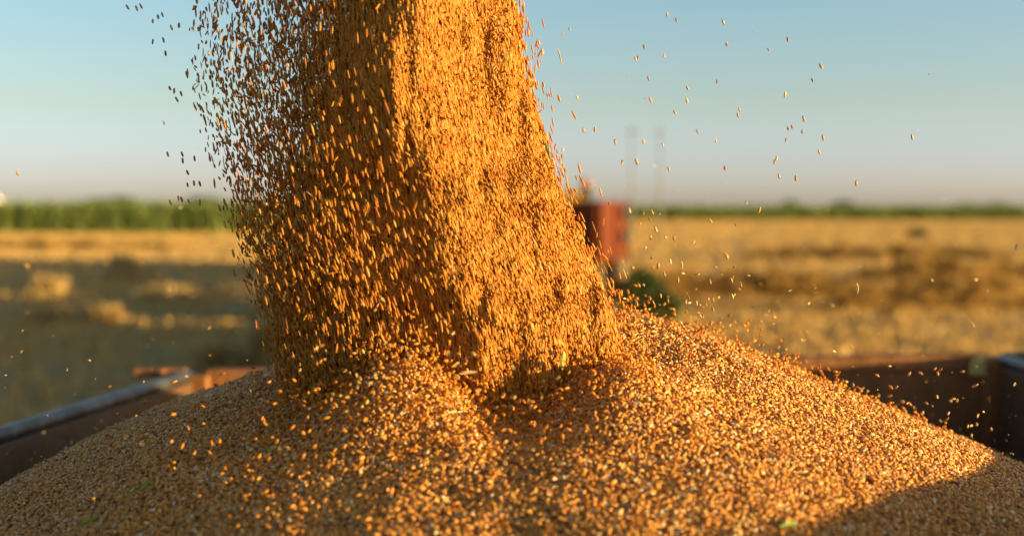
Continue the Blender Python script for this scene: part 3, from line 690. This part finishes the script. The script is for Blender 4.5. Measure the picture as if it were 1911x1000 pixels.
fly(1417, 392, 1.72, 'orange wheat grain crossing the dark green strip at right', None, scale=1.15)
fly(33, 324, 1.6, 'lone dark wheat grain farthest left in the sky', None, scale=.8)
fly(306, 229, 1.65, 'lone dark wheat grain in the sky just left of the falling wheat', None, scale=.7)
G3 = 'grains at the left fringe of the stream'; L3 = 'dark wheat grain in the sky at the left fringe of the falling wheat'
for px, py in [(238, 14), (255, 16), (263, 12), (285, 40), (295, 32), (285, 78), (303, 28), (305, 75), (320, 52), (334, 48), (309, 100), (317, 165), (325, 170), (330, 186), (338, 175), (313, 288), (340, 288), (341, 300), (350, 322), (363, 296), (350, 345), (362, 342), (373, 343), (318, 378), (333, 370), (339, 372), (352, 375), (373, 378)]:
    fly(px, py, random.uniform(1.68, 1.78), L3, G3, scale=.95)
G4 = 'grains over the stubble right of the stream'; L4 = 'golden wheat grain in the air over the stubble right of the falling wheat'
for px, py in [(1175, 393), (1200, 397), (1217, 396), (1230, 400), (1212, 408), (1224, 428), (1214, 443), (1258, 445), (1242, 443), (1294, 452), (1326, 412), (1373, 420), (1216, 481), (1228, 497), (1251, 488), (1258, 442), (1272, 492), (1240, 512), (1263, 520), (1273, 500), (1265, 522), (1274, 510), (1301, 512), (1335, 498),
               (1370, 498), (1352, 473), (1357, 479), (1365, 523), (1367, 518), (1325, 525), (1353, 479), (1382, 530), (1233, 552), (1285, 555), (1341, 555), (1300, 565), (1370, 550), (1165, 557), (1181, 552), (1280, 563), (1330, 577), (1311, 592), (1307, 590), (1330, 560), (1286, 565), (1219, 564), (1188, 565)]:
    fly(px, py, random.uniform(1.6, 1.95), L4, G4, fall=random.random() < .7, scale=random.uniform(.75, 1.1))
for i in range(22):
    fly(random.uniform(1170, 1420), 640 - abs(random.gauss(0, 70)) - 20, random.uniform(1.7, 2.0), L4, G4, fall=random.random() < .4, scale=random.uniform(.6, .95))
G5 = 'grains bouncing over the right slope'; L5 = 'golden wheat grain bouncing in front of the dark right board'
for px, py in [(1745, 688), (1750, 697), (1755, 690), (1718, 696), (1697, 697), (1796, 693), (1817, 720), (1822, 718), (1749, 740), (1779, 744), (1786, 747), (1774, 748), (1893, 717), (1770, 771), (1768, 781), (1755, 785), (1806, 795), (1812, 794), (1823, 792), (1580, 712), (1592, 718), (1600, 722), (1610, 724), (1590, 684), (1636, 699), (1637, 700), (1660, 683), (1673, 722), (1684, 748), (1693, 752), (1705, 760), (1720, 770), (1740, 757), (1729, 752), (1846, 845), (1888, 846), (1835, 768), (1850, 800), (1813, 812), (1546, 690), (1530, 684), (1560, 700), (1640, 738), (1700, 785)]:
    fly(px, py, random.uniform(1.75, 2.05), L5, G5, fall=False, scale=random.uniform(.8, 1.05))
G6 = 'chaff over the right field'; L6 = 'pale chaff flake drifting over the stubble above the right board'
for px, py in [(1444, 604), (1523, 545), (1510, 566), (1475, 542), (1520, 532), (1550, 640), (1590, 645), (1640, 622), (1575, 500), (1605, 498), (1557, 655), (1843, 543), (1815, 605), (1822, 522), (1740, 523), (1665, 440), (1500, 636), (1598, 575), (1430, 588), (1645, 560), (1497, 634), (1680, 655)]:
    fly(px, py, random.uniform(1.6, 2.3), L6, G6, False, random.uniform(.6, 1.1), True)
fly(1896, 461, 1.6, 'curled white chaff flake farthest right over the stubble', None, False, 1.3, True)
fly(1600, 538, 1.7, 'thin upright chaff sliver over the stubble in the right half', None, True, 1.5, True)
G7 = 'specks over the shaded field'; L7 = 'tiny bright grain speck drifting over the shaded field at left'
for px, py in [(40, 656), (95, 513), (105, 515), (42, 617), (177, 704), (167, 672), (200, 690), (204, 721), (178, 707), (355, 555), (353, 540), (391, 663), (461, 672), (283, 690), (323, 697), (394, 619), (370, 677), (348, 702), (268, 712), (10, 700), (70, 498), (260, 605), (310, 640), (420, 640), (125, 690), (390, 612), (230, 655), (365, 660), (440, 685), (8, 722), (335, 706), (350, 704), (391, 707), (88, 775)]:
    fly(px, py, random.uniform(1.4, 1.8), L7, G7, False, random.uniform(.35, .6))
G8 = 'grains hopping over the front mound'; L8 = 'bright wheat grain hopping above the small front mound before the falling wheat'
for px, py in [(678, 568), (713, 558), (700, 578), (749, 650), (760, 660), (790, 648), (797, 652), (730, 680), (718, 640), (700, 700), (668, 712), (667, 722), (672, 706), (695, 688), (765, 668), (808, 690), (817, 685), (852, 678), (857, 682), (884, 660), (850, 700), (590, 650), (600, 645), (605, 670), (643, 692), (665, 700), (560, 690), (620, 735), (618, 745), (855, 660), (870, 672), (545, 665), (575, 762), (690, 715), (715, 702), (735, 695), (838, 662), (960, 741), (985, 748), (1010, 742), (990, 757), (925, 760), (890, 730), (1040, 705), (830, 600), (845, 622)]:
    fly(px, py, random.uniform(1.40, 1.50), L8, G8, False, random.uniform(.75, 1.0))

# ---------------------------------------------------------------- straw pieces and green blades
def sliver(name, a, b, w, bend, mat, label, cat, group=None):
    a, b = np.array(a), np.array(b); n = 7; d = (b - a); s = np.cross(d, (0, 1., .4)); s /= np.linalg.norm(s); up = np.array((0, -.4, 1.))
    vs = []
    for i in range(n):
        t = i / (n - 1); c = a + d * t + up * bend * math.sin(math.pi * t); ww = w * (1 - abs(2 * t - 1) ** 2.5) + .0003
        vs += [c - s * ww, c + up * w * .5, c + s * ww, c - up * .0004]
    fs = [(i * 4 + k, i * 4 + (k + 1) % 4, (i + 1) * 4 + (k + 1) % 4, (i + 1) * 4 + k) for i in range(n - 1) for k in range(4)] + [(3, 2, 1, 0), tuple((n - 1) * 4 + k for k in range(4))]
    c0 = (a + b) / 2; m = MB(); m.add([v - c0 for v in vs], fs); o = m.build(name, mat, None); o.location = c0
    return tag(o, label, cat, group)
def on_pile(px, py, lift=.004):
    y = np.linspace(1., 2.6, 1600); r = P(px, py, 1.) - np.array((0, 0, CAMZ)); x = r[0] * y; z = r[2] * y
    i = int(np.argmax(z < pile(x, y))); return np.array((x[i], y[i], CAMZ + z[i] + lift))
def lay(name, p0, p1, w, bend, mat, label, cat): sliver(name, on_pile(*p0), on_pile(*p1), w, bend, mat, label, cat)
lay('grass_blade', (258, 926), (284, 900), .0022, .002, M_green, 'slim green grass blade on the shaded left of the heap', 'grass blade')
lay('grass_blade', (148, 988), (181, 972), .0026, .002, M_green, 'green grass blade in the lower left corner of the heap', 'grass blade')
lay('grass_blade', (497, 852), (520, 838), .0022, .002, M_green, 'dark green grass blade on the heap below the left of the stream', 'grass blade')
lay('grass_blade', (1455, 990), (1488, 985), .0024, .002, M_green, 'short green grass blade low on the sunlit right of the heap', 'grass blade')
lay('leaf_sliver', (1291, 795), (1298, 828), .0034, .003, M_yellow, 'bright yellow leaf sliver lying on the sunlit heap', 'leaf sliver')
lay('straw_piece', (826, 778), (885, 776), .0014, .001, M_stalk, 'straw piece lying on the right shoulder of the front mound', 'straw')
sliver('leaf_sliver', P(1052, 655, 1.56), P(1049, 690, 1.56), .0032, .002, M_yellow, 'yellow green leaf sliver falling at the foot of the stream', 'leaf sliver')
sliver('leaf_sliver', P(1008, 236, 1.68), P(1027, 300, 1.68), .0028, .003, M_green, 'long green leaf falling along the right edge of the stream', 'leaf sliver')
sliver('straw_piece', P(857, 698, 1.46), P(890, 694, 1.46), .0014, .001, M_stalk, 'straw piece flying level above the front mound', 'straw')
sliver('straw_piece', P(1041, 92, 1.7), P(1049, 122, 1.7), .0008, .001, M_stalk, 'hair thin straw falling in the sky beside the stream', 'straw')
print('objects', len(bpy.data.objects))
